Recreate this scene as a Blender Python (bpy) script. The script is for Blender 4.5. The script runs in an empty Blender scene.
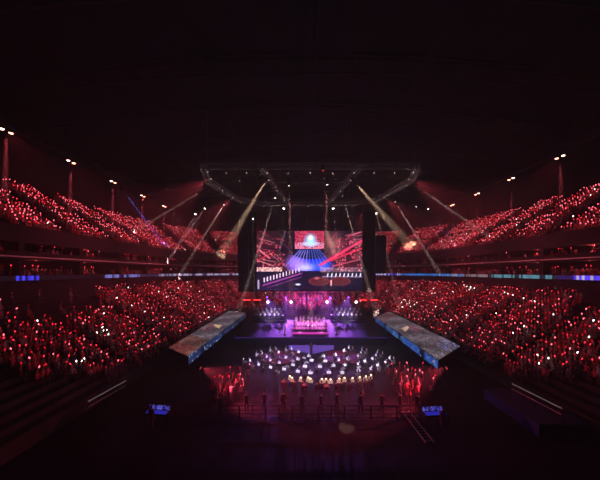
import bpy, math, random
import numpy as np
from mathutils import Vector, Matrix

random.seed(7); RNG = np.random.default_rng(11)
PI = math.pi
S = bpy.context.scene
COL = S.collection
CAM = (-1.4, 0.0, 12.0)
F = 280.0

# ------------------------------------------------------------------ helpers
def lin(c):
    return tuple((x / 12.92 if x <= .04045 else ((x + .055) / 1.055) ** 2.4) for x in c)

def mat(name, col, rough=.7, metal=0., emit=None, strength=0., noise=0., nscale=6., spec=.3):
    m = bpy.data.materials.new(name); m.use_nodes = True
    nt = m.node_tree; b = nt.nodes['Principled BSDF']
    b.inputs['Base Color'].default_value = (*col, 1)
    b.inputs['Roughness'].default_value = rough
    b.inputs['Metallic'].default_value = metal
    b.inputs['Specular IOR Level'].default_value = spec
    if noise > 0:
        tc = nt.nodes.new('ShaderNodeTexCoord')
        n = nt.nodes.new('ShaderNodeTexNoise'); n.inputs['Scale'].default_value = nscale
        n.inputs['Detail'].default_value = 5
        r = nt.nodes.new('ShaderNodeValToRGB')
        r.color_ramp.elements[0].position = .3; r.color_ramp.elements[1].position = .7
        r.color_ramp.elements[0].color = (*[c * (1 - noise) for c in col], 1)
        r.color_ramp.elements[1].color = (*[min(1, c * (1 + noise)) for c in col], 1)
        nt.links.new(tc.outputs['Object'], n.inputs['Vector'])
        nt.links.new(n.outputs['Fac'], r.inputs['Fac'])
        nt.links.new(r.outputs['Color'], b.inputs['Base Color'])
    if emit is not None:
        b.inputs['Emission Color'].default_value = (*emit, 1)
        b.inputs['Emission Strength'].default_value = strength
        m.cycles.emission_sampling = 'NONE'
    return m

def led_mat(name, strength, sample=False):
    """LED panel: emits the colour its pixels are driven with (a per-face attribute)."""
    m = bpy.data.materials.new(name); m.use_nodes = True
    nt = m.node_tree; b = nt.nodes['Principled BSDF']
    b.inputs['Base Color'].default_value = (.01, .01, .012, 1); b.inputs['Roughness'].default_value = .5
    a = nt.nodes.new('ShaderNodeAttribute'); a.attribute_name = 'led'
    nt.links.new(a.outputs['Color'], b.inputs['Emission Color'])
    b.inputs['Emission Strength'].default_value = strength
    m.cycles.emission_sampling = 'FRONT' if sample else 'NONE'
    return m

class MB:
    def __init__(s): s.v = []; s.f = []; s.m = []
    def add(s, vs, fs, mi=0):
        n = len(s.v); s.v += [tuple(p) for p in vs]
        s.f += [tuple(i + n for i in f) for f in fs]; s.m += [mi] * len(fs); return s
    def box(s, lo, hi, mi=0, M=None):
        x0, y0, z0 = lo; x1, y1, z1 = hi
        vs = [(x0,y0,z0),(x1,y0,z0),(x1,y1,z0),(x0,y1,z0),(x0,y0,z1),(x1,y0,z1),(x1,y1,z1),(x0,y1,z1)]
        if M is not None: vs = [M @ Vector(p) for p in vs]
        return s.add(vs, [(0,3,2,1),(4,5,6,7),(0,1,5,4),(1,2,6,5),(2,3,7,6),(3,0,4,7)], mi)
    def bbox(s, lo, hi, b, mi=0, M=None):
        """box with chamfered vertical and top edges"""
        x0, y0, z0 = lo; x1, y1, z1 = hi
        def ring(i, z): return [(x0+b+i,y0+i,z),(x1-b-i,y0+i,z),(x1-i,y0+b+i,z),(x1-i,y1-b-i,z),(x1-b-i,y1-i,z),(x0+b+i,y1-i,z),(x0+i,y1-b-i,z),(x0+i,y0+b+i,z)]
        vs = ring(0, z0) + ring(0, z1 - b) + ring(b*.7, z1)
        if M is not None: vs = [M @ Vector(p) for p in vs]
        fs = [tuple(reversed(range(8))), tuple(range(16, 24))]
        for k in range(2):
            for i in range(8): fs.append((k*8+i, k*8+(i+1)%8, k*8+8+(i+1)%8, k*8+8+i))
        return s.add(vs, fs, mi)
    def tube(s, p, q, r, n=6, mi=0, r2=None):
        p = Vector(p); q = Vector(q); d = q - p
        if d.length < 1e-6: return s
        d.normalize(); u = d.orthogonal().normalized(); w = d.cross(u)
        r2 = r if r2 is None else r2
        vs = [p + (u*math.cos(2*PI*i/n) + w*math.sin(2*PI*i/n))*r for i in range(n)] + \
             [q + (u*math.cos(2*PI*i/n) + w*math.sin(2*PI*i/n))*r2 for i in range(n)]
        fs = [(i, (i+1)%n, n+(i+1)%n, n+i) for i in range(n)] + [tuple(reversed(range(n))), tuple(range(n, 2*n))]
        return s.add(vs, fs, mi)
    def lathe(s, prof, n=12, mi=0, M=None, cap=True):
        vs = []; fs = []
        for r, z in prof:
            for i in range(n): vs.append(Vector((r*math.cos(2*PI*i/n), r*math.sin(2*PI*i/n), z)))
        for k in range(len(prof)-1):
            for i in range(n): fs.append((k*n+i, k*n+(i+1)%n, (k+1)*n+(i+1)%n, (k+1)*n+i))
        if cap: fs += [tuple(reversed(range(n))), tuple((len(prof)-1)*n+i for i in range(n))]
        if M is not None: vs = [M @ p for p in vs]
        return s.add(vs, fs, mi)
    def blob(s, c, rx, ry, rz, n=8, k=5, mi=0, M=None, zmin=-1.):
        prof = [];
        for j in range(k+1):
            t = -PI/2 + PI*j/k
            prof.append((max(1e-3, math.cos(t)), math.sin(t)))
        prof = [p for p in prof if p[1] >= zmin - 1e-6]
        T = Matrix.Translation(c) @ Matrix.Diagonal((rx, ry, rz, 1))
        return s.lathe(prof, n, mi, T if M is None else M @ T)
    def truss(s, p, q, w, pitch=1.2, r=.05, mi=0, up=(0,0,1), n=4):
        """box truss: four chords and zigzag lacing"""
        p = Vector(p); q = Vector(q); d = q - p; L = d.length; d.normalize()
        a = d.cross(Vector(up)).normalized()*w/2; b = d.cross(a).normalized()*w/2
        cs = [a+b, a-b, -a-b, -a+b]
        for c in cs: s.tube(p+c, q+c, r, n, mi)
        k = max(2, round(L/pitch))
        for i in range(k):
            t0 = p + d*L*i/k; t1 = p + d*L*(i+1)/k
            for j in range(4):
                c0, c1 = cs[j], cs[(j+1)%4]
                if i % 2: c0, c1 = c1, c0
                s.tube(t0+c0, t1+c1, r*.5, 3, mi)
        return s
    def build(s, name, mats, parent=None, smooth=False):
        me = bpy.data.meshes.new(name); me.from_pydata(s.v, [], s.f)
        mats = mats if isinstance(mats, (list, tuple)) else [mats]
        for m in mats: me.materials.append(m)
        if len(mats) > 1: me.polygons.foreach_set('material_index', s.m)
        if smooth: me.polygons.foreach_set('use_smooth', [True]*len(s.f))
        me.update()
        o = bpy.data.objects.new(name, me); COL.objects.link(o)
        if parent is not None: o.parent = parent
        return o

def tag(o, label=None, cat=None, group=None, kind=None):
    if label: o['label'] = label
    if cat: o['category'] = cat
    if group: o['group'] = group
    if kind: o['kind'] = kind
    return o
def thing(name, label, cat, loc=(0,0,0), rz=0., group=None):
    o = bpy.data.objects.new(name, None); COL.objects.link(o)
    o.location = loc; o.rotation_euler = (0, 0, rz); o.empty_display_size = .2
    return tag(o, label, cat, group)
def kids(o): return KID.get(o.name, [])
KID = {}
def dup(o, loc, rz=None, label=None, group=None):
    """copy of a thing with copies of its parts and sub-parts"""
    c = o.copy(); COL.objects.link(c); c.location = loc
    if rz is not None: c.rotation_euler = (0, 0, rz)
    if label: c['label'] = label
    if group: c['group'] = group
    for ch in o.children:
        d = ch.copy(); COL.objects.link(d); d.parent = c
        for g in ch.children:
            e = g.copy(); COL.objects.link(e); e.parent = d
    return c
def at(px, py, Y):
    k = Y / F
    return Vector((CAM[0] + (px-302)*k, Y, CAM[2] - (py-272)*k))
def proj(p):
    d = p[1] - CAM[1]
    if d < 1: return (-999, -999)
    return (302 + (p[0]-CAM[0])*F/d, 272 + (CAM[2]-p[2])*F/d)
def inview(p, m=60):
    x, y = proj(p); return -m < x < 600+m and -m < y < 480+m

# ------------------------------------------------------------------ materials
M = dict(
    concrete=mat('concrete', (.032,.03,.03), .9, noise=.35, nscale=.8),
    floor=mat('arena_floor', (.022,.02,.02), .75, noise=.4, nscale=.7, spec=.1),
    roof=mat('roof_sheet', (.05,.045,.045), .9, noise=.3, nscale=.3),
    steel=mat('dark_steel', (.09,.085,.085), .55, .3), truss=mat('truss_metal', (.34,.32,.32), .5, .2),
    alu=mat('aluminium', (.45,.45,.47), .35, .8),
    black=mat('black_paint', (.018,.018,.02), .6),
    drape=mat('black_drape', (.008,.008,.009), .95),
    rubber=mat('rubber', (.02,.02,.02), .9),
    deck=mat('stage_deck', (.013,.012,.015), .8, noise=.3, nscale=1.5),
    fascia=mat('fascia', (.30,.24,.24), .7, noise=.2, nscale=.6),
    seatred=mat('red_seat', (.22,.03,.035), .6),
    wallm=mat('back_wall', (.06,.05,.05), .9, noise=.3, nscale=.5),
    skin=mat('skin', (.52,.33,.25), .6), hair=mat('hair', (.02,.016,.014), .6),
    dark=mat('dark_clothes', (.075,.068,.072), .85), navy=mat('navy_clothes', (.07,.07,.11), .85),
    red=mat('red_clothes', (.5,.07,.085), .85), grey=mat('grey_clothes', (.38,.35,.35), .85),
    white=mat('white_clothes', (.75,.73,.75), .8), shoe=mat('shoe', (.02,.02,.02), .5),
    pink=mat('pink_clothes', (.7,.25,.5), .7),
    eye=mat('eye', (.02,.015,.015), .3), lip=mat('lip', (.4,.15,.14), .5),
    paper=mat('score_paper', (.8,.8,.78), .8),
    handle=mat('stick_handle', (.5,.5,.52), .4),
    bluevinyl=mat('blue_vinyl', (.006,.012,.16), .6, noise=.2, nscale=2),
)
def glow(name, srgb, s): return mat(name, (.02,.02,.02), .5, emit=lin(srgb), strength=s)
G = [glow('red_glow', (1.,.16,.24), 2.2), glow('rose_glow', (1.,.40,.46), 3.2), glow('deep_red_glow', (.85,.05,.12), 1.5),
     glow('dim_red_glow', (.55,.04,.08), 1.0), glow('white_glow', (1.,.93,.9), 5.0)]
lens_white = glow('lens_white', (1.,.93,.85), 14); lens_red = glow('lens_red', (1.,.55,.45), 10)
lens_pinkish = glow('lens_pinkish', (1.,.75,.68), 8)
lens_dim = glow('lens_dim', (.9,.3,.28), .5)
lens_blue = glow('lens_blue', (.3,.35,1.), 6); lamp_warm = glow('lamp_warm', (1.,.82,.68), 3.0)
lamp_pale = glow('lamp_pale', (1.,.92,1.), 9)
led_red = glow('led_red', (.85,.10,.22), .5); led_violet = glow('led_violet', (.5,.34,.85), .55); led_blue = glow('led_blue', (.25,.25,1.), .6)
led_white = glow('led_white', (1,.95,1), 2.2)

# ------------------------------------------------------------------ the bowl: a rounded horseshoe around the floor
HW, YF, RC = 20.0, 78.0, 10.0          # inner half width, inner far end, inner corner radius
Y_NEAR = 15.0
def loop(r, step, y0=Y_NEAR, full=True):
    """points (x, y, outward normal) along the bowl at offset r, left near end -> far end -> right near end"""
    out = []; yc = YF - RC; R = RC + r; X = HW + r
    n = max(2, int((yc-y0)/step))
    for i in range(n): out.append((-X, y0+(yc-y0)*i/n, -1., 0.))
    n = max(6, int(R*PI/2/step))
    for i in range(n):
        a = PI/2*i/n; out.append((-(HW-RC)-R*math.cos(a), yc+R*math.sin(a), -math.cos(a), math.sin(a)))
    n = max(2, int(2*(HW-RC)/step))
    for i in range(n): out.append((-(HW-RC)+2*(HW-RC)*i/n, YF+r, 0., 1.))
    n = max(6, int(R*PI/2/step))
    for i in range(n):
        a = PI/2*i/n; out.append(((HW-RC)+R*math.sin(a), yc+R*math.cos(a), math.sin(a), math.cos(a)))
    n = max(2, int((yc-y0)/step))
    for i in range(n+1): out.append((X, yc+(y0-yc)*i/n, 1., 0.))
    return out
def loop_at(r, seg=(24, 14, 8)):
    """same vertex count for every r, for strips"""
    out = []; yc = YF - RC; R = RC + r; X = HW + r
    for i in range(seg[0]): out.append((-X, Y_NEAR+(yc-Y_NEAR)*i/seg[0]))
    for i in range(seg[1]):
        a = PI/2*i/seg[1]; out.append((-(HW-RC)-R*math.cos(a), yc+R*math.sin(a)))
    for i in range(seg[2]): out.append((-(HW-RC)+2*(HW-RC)*i/seg[2], YF+r))
    for i in range(seg[1]):
        a = PI/2*i/seg[1]; out.append(((HW-RC)+R*math.sin(a), yc+R*math.cos(a)))
    for i in range(seg[0]+1): out.append((X, yc+(Y_NEAR-yc)*i/seg[0]))
    return out
def sweep(prof, mb=None, mi=0, seg=(24,14,8)):
    """sweep a section [(r, z)...] along the bowl"""
    mb = mb or MB(); rows = [[(x, y, z) for x, y in loop_at(r, seg)] for r, z in prof]; n = len(rows[0])
    vs = [p for row in rows for p in row]; fs = []
    for k in range(len(prof)-1):
        for i in range(n-1): fs.append((k*n+i, k*n+i+1, (k+1)*n+i+1, (k+1)*n+i))
    return mb.add(vs, fs, mi)
ROW = .85
LOW_N, LOW_Z, LOW_S = 15, 1.2, .56*ROW
UP_N, UP_R, UP_Z, UP_S = 16, 14.3, 16.6, .636*ROW
def stairs_prof(r0, z0, n, rise):
    p = [(r0, z0)]
    for i in range(n): p += [(r0+ROW*(i+1), z0+rise*i), (r0+ROW*(i+1), z0+rise*(i+1))]
    return p
low_prof = [(0, 0), (0, LOW_Z+.0)] + stairs_prof(0, LOW_Z, LOW_N, LOW_S)[1:]
lowtop = LOW_Z + LOW_N*LOW_S; lowr = LOW_N*ROW
tag(sweep(low_prof + [(lowr+1.3, lowtop), (lowr+1.3, 10.9)]).build('lower_stand', M['concrete']), kind='structure')
upback = UP_R + UP_N*ROW; uptop = UP_Z + UP_N*UP_S
tag(sweep([(UP_R, 15.5), (UP_R-.02, UP_Z+.9), (UP_R+.15, UP_Z+.9), (UP_R+.15, UP_Z)] + stairs_prof(UP_R+.15, UP_Z, UP_N, UP_S)[1:] +
    [(upback+1.2, uptop), (upback+1.2, 40.)]).build('upper_stand', M['concrete']), kind='structure')
# suite level between the tiers: two slabs, a back wall, a soffit
sl = MB()
sweep([(14, 10.9), (14, 11.6), (14.12, 11.6), (14.12, 11.1), (18.2, 11.1), (18.2, 13.5), (14., 13.5), (14., 13.85), (14.12, 13.85), (14.12, 14.4), (14.2, 14.4), (14.2, 13.75), (18.2, 13.75), (18.2, 15.5), (14.3, 15.5)], sl)
tag(sl.build('suite_balcony', M['concrete']), kind='structure')
hr = MB()
sweep([(13.9, 13.70), (13.9, 13.86), (14.02, 13.86)], hr)
tag(hr.build('trim_1', mat('trim_pale', (.7,.6,.6), .6)), kind='structure')
# dividing walls of the suites
dv = MB()
pts = loop(14.1, 7.6)
for x, y, nx, ny in pts:
    c = Vector((x, y, 0)); nrm = Vector((nx, ny, 0)); tv = Vector((-ny, nx, 0))*.3
    for z0, z1 in ((11.1, 13.5), (13.75, 15.5)):
        vs = [c-tv, c+tv, c+tv+nrm*3.9, c-tv+nrm*3.9]
        dv.add([v+Vector((0,0,z0)) for v in vs]+[v+Vector((0,0,z1)) for v in vs], [(0,1,2,3),(4,7,6,5),(0,4,5,1),(1,5,6,2),(2,6,7,3),(3,7,4,0)])
tag(dv.build('partition_wall', M['concrete']), kind='structure')
# floor, far wall, near wall, ceiling
tag(MB().add([(-60,-6,0),(60,-6,0),(60,120,0),(-60,120,0)], [(0,1,2,3)]).build('floor', M['floor']), kind='structure')
tag(MB().box((-60,-6.5,0),(60,-6,40)).build('wall_near', M['wallm']), kind='structure')
def roofz(x): return 33.2 + 6.0*math.cos(min(1., abs(x)/60)*PI/2)
ce = MB(); n = 24
xs = [-60+120*i/n for i in range(n+1)]
ce.add([(x, y, roofz(x)+2.2) for y in (-6, 120) for x in xs], [(i, n+1+i, n+2+i, i+1) for i in range(n)])
tag(ce.build('ceiling', M['roof']), kind='structure')
k = 1
for Y in (16, 27, 38, 49, 60, 71, 82, 93):
    t = MB(); m = 30; X = [-49+98*i/m for i in range(m+1)]
    for i in range(m):
        a, b = X[i], X[i+1]
        for dy in (-.5, .5): t.tube((a, Y+dy, roofz(a)+1.9), (b, Y+dy, roofz(b)+1.9), .09, 5)
        t.tube((a, Y, roofz(a)-.2), (b, Y, roofz(b)-.2), .12, 5)
        a2, b2 = (a, b) if i % 2 else (b, a)
        for dy in (-.5, .5): t.tube((a2, Y+dy, roofz(a2)+1.9), (b2, Y, roofz(b2)-.2), .05, 4)
    tag(t.build('ceiling_beam', mat('roof_steel', (.16,.14,.14), .6, .2) if 'roof_steel' not in bpy.data.materials else bpy.data.materials['roof_steel']), kind='structure')
for X in (-30, -15, 0, 15, 30):
    t = MB().truss((X, 4, roofz(X)+.9), (X, 104, roofz(X)+.9), .8, 2.4, .06, up=(0,0,1), n=4)
    tag(t.build('ceiling_purlin_beam', M['steel']), kind='structure')
# ------------------------------------------------------------------ LED ribbon around the bowl
def led_strip(fn, prof, name, material, parent=None, step=.35, y0=Y_NEAR):
    pts = loop(prof[0][0], step, y0); vs = []; fs = []; cols = []
    for x, y, nx, ny in pts: vs += [(x, y, prof[0][1]), (x, y, prof[1][1])]
    for i in range(len(pts)-1):
        fs.append((2*i, 2*i+2, 2*i+3, 2*i+1))
        p = proj((pts[i][0], pts[i][1], 11.3)); cols.append(fn(pts[i], i))
    o = MB().add(vs, fs).build(name, material, parent)
    set_led(o.data, cols); return o
def set_led(me, cols):
    a = me.attributes.new('led', 'FLOAT_COLOR', 'FACE')
    a.data.foreach_set('color', np.array([(*c, 1) for c in cols], dtype=np.float32).ravel())
def ribbon_fn(p, i):
    x, y = p[0], p[1]; a = random.random()
    s = y if x < 0 else -y     # run along each side in metres
    on = lambda v: tuple(c*(.5+.8*a) for c in lin(v))
    if x < -33.5:
        if 31.5 < y < 34.6: return on((.25,.25,.95)) if a > .3 else on((.1,.1,.5))
        if y < 46: return on((.03,.03,.06))
        if y < 56: return on((.45,.45,.75)) if a > .35 else on((.15,.1,.3))
        if y < 63: return on((.22,.16,.3))
        return on((.6,.55,.72)) if a > .3 else on((.25,.2,.35))
    if x > 33.5:
        if y < 30.5: return on((.25,.15,.7))
        if y < 36.5: return on((.35,.25,1.)) if a > .22 else on((1,.9,1.))
        if y < 39: return on((.15,.1,.35))
        if y < 53: return on((.32,.55,.62)) if a > .3 else on((.1,.2,.25))
        if y < 62: return on((.5,.42,.46)) if a > .5 else on((.1,.08,.12))
        return on((.15,.45,.75)) if a > .2 else on((.9,.85,.9))
    if x < 0: return on((.65,.6,.75)) if a > .3 else on((.3,.22,.4))
    if x > 28: return on((.15,.45,.8))
    if x > 22: return on((.8,.75,.85)) if a > .4 else on((.2,.2,.8))
    return on((.3,.2,.85)) if a > .2 else on((.55,.2,.6))
rb = thing('ribbon_board', 'thin blue and white LED ribbon board running around the tier front', 'ribbon display', (0,0,0))
led_strip(ribbon_fn, [(13.93, 11.0), (13.93, 11.55)], 'display', led_mat('ribbon_led', .95), rb)
sweep([(13.9, 10.9), (13.9, 10.99), (14, 10.99)]).build('housing', M['black'], rb)

# ------------------------------------------------------------------ people
def skin_person(pose):
    """one continuous body grown from a skeleton; forward is +Y"""
    V = []; E = []; Rr = []; lab = []
    def v(p, r, rx=None): V.append(p); Rr.append((r, rx or r)); return len(V)-1
    def e(a, b, l): E.append((a, b)); lab.append(l)
    seated = pose.startswith('seat'); h = .50 if seated else .92
    pel = v((0,0,h+.02), .125); sp = v((0,-.01 if seated else 0,h+.22), .12); ch = v((0,0,h+.42), .135)
    nk = v((0,.005,h+.57), .062); hd = v((0,.015,h+.64), .062); h2 = v((0,.02,h+.72), .06); h3 = v((0,.015,h+.77), .045)
    e(pel,sp,'top'); e(sp,ch,'top'); e(ch,nk,'top'); e(nk,hd,'skin'); e(hd,h2,'skin'); e(h2,h3,'skin')
    hands = []
    for sx in (-1, 1):
        hp = v((sx*.095, .02 if seated else 0, h-.01), .095)
        if seated: kn = v((sx*.11,.42,h+.0), .07); an = v((sx*.11,.42,.09), .045); to = v((sx*.12,.58,.045), .038)
        else: kn = v((sx*.105,.02,.49), .066); an = v((sx*.11,-.01,.09), .043); to = v((sx*.12,.15,.04), .036)
        e(pel,hp,'leg'); e(hp,kn,'leg'); e(kn,an,'leg'); e(an,to,'shoe')
        sh = v((sx*.185,0,h+.50), .062)
        up = ('up' in pose and (sx == 1 or 'both' in pose))
        if up: el = v((sx*.27,.13,h+.64), .045); wr = v((sx*.25,.22,h+.88), .032); pa = v((sx*.245,.24,h+.96), .036)
        elif 'play' in pose: el = v((sx*.27,.08,h+.26), .045); wr = v((sx*.14,.30,h+.34), .032); pa = v((sx*.10,.37,h+.37), .036)
        elif seated: el = v((sx*.25,.04,h+.24), .045); wr = v((sx*.16,.25,h+.13), .032); pa = v((sx*.13,.32,h+.12), .036)
        else: el = v((sx*.245,-.02,h+.24), .045); wr = v((sx*.25,.06,h+.02), .032); pa = v((sx*.245,.08,h-.06), .036)
        e(ch,sh,'top'); e(sh,el,'top'); e(el,wr,'skin' if up else 'top'); e(wr,pa,'skin')
        hands.append((Vector(V[wr]), Vector(V[pa]), sx))
    me = bpy.data.meshes.new('skel'); me.from_pydata(V, E, []); o = bpy.data.objects.new('skel', me); COL.objects.link(o)
    sk = o.modifiers.new('s', 'SKIN'); sk.use_smooth_shade = True
    sv = me.skin_vertices[0].data
    for i, r in enumerate(Rr): sv[i].radius = r
    sv[pel].use_root = True
    sb = o.modifiers.new('u', 'SUBSURF'); sb.levels = 2; sb.render_levels = 2
    dg = bpy.context.evaluated_depsgraph_get()
    out = bpy.data.meshes.new_from_object(o.evaluated_get(dg))
    bpy.data.objects.remove(o)
    mb = MB(); P = [tuple(x.co) for x in out.vertices]
    segs = [(Vector(V[a]), Vector(V[b]), l) for (a, b), l in zip(E, lab)]
    idx = {'skin': 0, 'top': 1, 'leg': 2, 'shoe': 3}
    for p in out.polygons:
        c = p.center; best = None
        for a, b, l in segs:
            d = b-a; t = max(0, min(1, (c-a).dot(d)/max(1e-9, d.length_squared))); q = (a+d*t-c).length
            if best is None or q < best[0]: best = (q, l)
        l_ = best[1]
        if not seated and l_ in ('leg','top') and abs(c.x) < .17: l_ = 'top' if c.z > h+.04 else 'leg'
        mb.f.append(tuple(p.vertices)); mb.m.append(idx[l_])
    mb.v = P
    # fingers: four unequal bent chains and a thumb leaving the palm's side
    for wr, pa, sx in hands:
        d = (pa-wr).normalized(); side = d.cross(Vector((0,1,0)) if abs(d.y) < .8 else Vector((0,0,1))).normalized(); cu = side.cross(d).normalized()
        for j, ln in enumerate((.062,.072,.067,.052)):
            a = pa + side*(-.027+.018*j) + d*.015; b = a + d*ln*.55 + cu*.006; c = b + d*ln*.28 + cu*ln*.32
            mb.tube(a, b, .0095, 5, 0, .0085); mb.tube(b, c, .0085, 5, 0, .006)
        a = pa - side*.03 - d*.02; b = a - side*.03 + d*.035 + cu*.012; c = b + d*.028 + cu*.015
        mb.tube(a, b, .011, 5, 0, .009); mb.tube(b, c, .009, 5, 0, .007)
    # head with jaw, hair cap, nose, ears, eyes, mouth
    hc = Vector((0, .015, h+.775)); T = Matrix.Translation(hc)
    prof = [(.006,-.125),(.034,-.118),(.050,-.10),(.064,-.065),(.073,-.02),(.078,.03),(.074,.07),(.058,.10),(.034,.118),(.004,.125)]
    mb.lathe(prof, 14, 0, T @ Matrix.Diagonal((1, 1.18, 1, 1)))
    mb.blob(hc + Vector((0,-.016,.040)), .090, .102, .104, 12, 9, 4, zmin=.05)
    mb.blob(hc + Vector((0,-.034,.0)), .084, .074, .10, 12, 9, 4)
    mb.blob(hc + Vector((0,.092,-.022)), .012, .020, .024, 6, 4, 0)
    for sx in (-1, 1):
        mb.blob(hc + Vector((sx*.080,.005,-.015)), .010, .020, .030, 6, 4, 0)
        mb.blob(hc + Vector((sx*.030,.078,.006)), .013, .009, .008, 6, 4, 5)
        mb.blob(hc + Vector((sx*.030,.080,.026)), .018, .007, .004, 6, 4, 4)
    mb.blob(hc + Vector((0,.070,-.072)), .022, .009, .007, 6, 4, 6)
    hand = hands[1][1]
    return mb, hand
PROTO = {}
def proto(pose, top, leg, hairm='hair'):
    key = (pose, top, leg)
    if key not in PROTO:
        if pose not in PROTO: PROTO[pose] = skin_person(pose)
        mb, hand = PROTO[pose]
        me = bpy.data.meshes.new('person'); me.from_pydata(mb.v, [], mb.f)
        for m in ('skin', top, leg, 'shoe', hairm, 'eye', 'lip'): me.materials.append(M[m])
        me.polygons.foreach_set('material_index', mb.m); me.polygons.foreach_set('use_smooth', [True]*len(mb.f)); me.update()
        PROTO[key] = (me, hand)
    return PROTO[key]
def person(pose, top, leg, loc, rz, label, group=None, scale=1.):
    me, hand = proto(pose, top, leg)
    o = bpy.data.objects.new('person', me); COL.objects.link(o)
    o.location = loc; o.rotation_euler = (0, 0, rz); o.scale = (scale,)*3
    tag(o, label, 'person', group)
    return o, o.matrix_basis @ hand
# glowing stick prototype: handle with a globe head
def stick_mesh(gm):
    mb = MB()
    mb.lathe([(.014,-.06),(.017,-.05),(.016,.06),(.022,.08)], 7, 0)
    mb.lathe([(.022,.08),(.040,.11),(.048,.16),(.042,.22),(.025,.26)], 8, 1)
    me = bpy.data.meshes.new('light_stick'); me.from_pydata(mb.v, [], mb.f)
    me.materials.append(M['handle']); me.materials.append(gm)
    me.polygons.foreach_set('material_index', mb.m); me.polygons.foreach_set('use_smooth', [True]*len(mb.f)); me.update(); return me
STICK = [stick_mesh(g_) for g_ in G]
def light_stick(loc, gi, label, group, tilt=(0,0,0)):
    o = bpy.data.objects.new('light_stick', STICK[gi]); COL.objects.link(o)
    o.location = loc; o.rotation_euler = tilt
    return tag(o, label, 'light stick', group)

# seats in the stands --------------------------------------------------------
AISLES = [21.4, 31., 40.7, 50.3, 60., 69.6]
seats = []          # (x, y, z, nx, ny, tier)
def in_aisle(x, y, nx, ny, hw=.8):
    if abs(ny) < .01: return any(abs(y-a) < hw for a in AISLES)
    if abs(nx) < .01: return any(abs(x-a) < .5 for a in (-10, 0, 10))
    a = math.degrees(math.atan2(ny, abs(nx))); return any(abs(a-q) < 1.7*hw for q in (24, 48, 72))
for j in range(LOW_N):
    r = ROW*(j+.5); z = LOW_Z + LOW_S*j
    for x, y, nx, ny in loop(r, .5, 19.):
        if in_aisle(x, y, nx, ny): continue
        if y < 28 - 1.77*r*1.0 and r < 4.2: continue
        near_dark = (x < 0 and y < 41 and r > 8.2) or (x > 0 and y < 34 and r > 10.2)
        if near_dark and random.random() < .93: continue
        if abs(x) < 11 and y > 70 and random.random() < .25: continue
        if random.random() < .05: continue
        seats.append((x, y, z, nx, ny, 'low'))
for j in range(UP_N):
    r = UP_R + .15 + ROW*(j+.5); z = UP_Z + UP_S*j
    for x, y, nx, ny in loop(r, .47, 19.):
        if in_aisle(x, y, nx, ny, 1.9): continue
        if j == 7: continue                                    # cross gangway
        if random.random() < .04: continue
        seats.append((x, y, z, nx, ny, 'up'))
for lv, z in (('suite', 11.1), ('suite', 13.75)):
    for rr, dz in ((14.9, 0), (15.8, 0.0)):
        for x, y, nx, ny in loop(rr, .6, 19.):
            bl = math.floor((y if abs(ny) < .01 else math.atan2(ny, nx)*20)/7.6)
            dens = .9 if (bl*7919) % 3 else .25
            if z > 12: dens *= .45
            if random.random() < dens: seats.append((x, y, z+dz, nx, ny, lv))
seats = [s for s in seats if inview((s[0], s[1], s[2]+1.)) and not (abs(s[0]) < 11 and s[1] > 75 and s[2] > 11.)]
def dist(s): return math.dist(s[:3], CAM)

# ------------------------------------------------------------------ floor of the arena: stage
ST = 1.4
stg = thing('main_stage', 'wide dark stage washed in purple light below the big screen', 'stage', (0, 55, 0))
MB().bbox((-12.5,-9.5,ST-.14),(12.5,11,ST), .04).build('deck', M['deck'], stg)
MB().box((-12.4,-9.35,0),(12.4,-9.25,ST-.15)).build('skirt', M['drape'], stg)
for sx in (-1, 1):
    MB().box((sx*12.4-.05,-9.3,0),(sx*12.4+.05,10.9,ST-.15)).build('skirt', M['drape'], stg)
MB().box((-12.5,-9.52,ST-.12),(12.5,-9.5,ST-.06)).build('edge_light', glow('edge_violet', (.4,.2,.8), .5), stg)
# forestage tongue with lavender lit wedge steps either side of a soloist
tg = thing('forestage', 'low tongue of stage reaching into the orchestra, lit lavender wedges at its sides', 'stage', (0, 41.5, 0))
MB().bbox((-.9,-2.8,.14),(.9,3.95,.3), .03).build('deck', M['deck'], tg)
MB().box((-.85,-2.7,0),(.85,3.9,.14)).build('skirt', M['drape'], tg)
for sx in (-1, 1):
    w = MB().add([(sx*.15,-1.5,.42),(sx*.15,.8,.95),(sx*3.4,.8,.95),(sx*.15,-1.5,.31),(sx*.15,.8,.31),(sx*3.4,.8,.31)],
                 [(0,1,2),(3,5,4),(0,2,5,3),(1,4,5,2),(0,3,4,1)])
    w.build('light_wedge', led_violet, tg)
# two round red-ringed decks either side of the forestage
rd = thing('round_deck', 'low round deck with red light rings on the left of the soloist', 'stage deck', (-4.3, 38.6, 0))
MB().lathe([(2.7,0),(2.75,.25),(2.7,.3)], 36).build('deck', M['deck'], rd)
for q in (2.72, 2.1, 1.5, .9):
    ring = MB(); n = 40
    for i in range(n):
        a, b = 2*PI*i/n, 2*PI*(i+1)/n
        ring.tube((q*math.cos(a),q*math.sin(a),.31), (q*math.cos(b),q*math.sin(b),.31), .035, 5)
    ring.build('light_ring', led_red, rd)
dup(rd, (4.3, 38.6, 0), 0, 'low round deck with red light rings on the right of the soloist')
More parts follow.
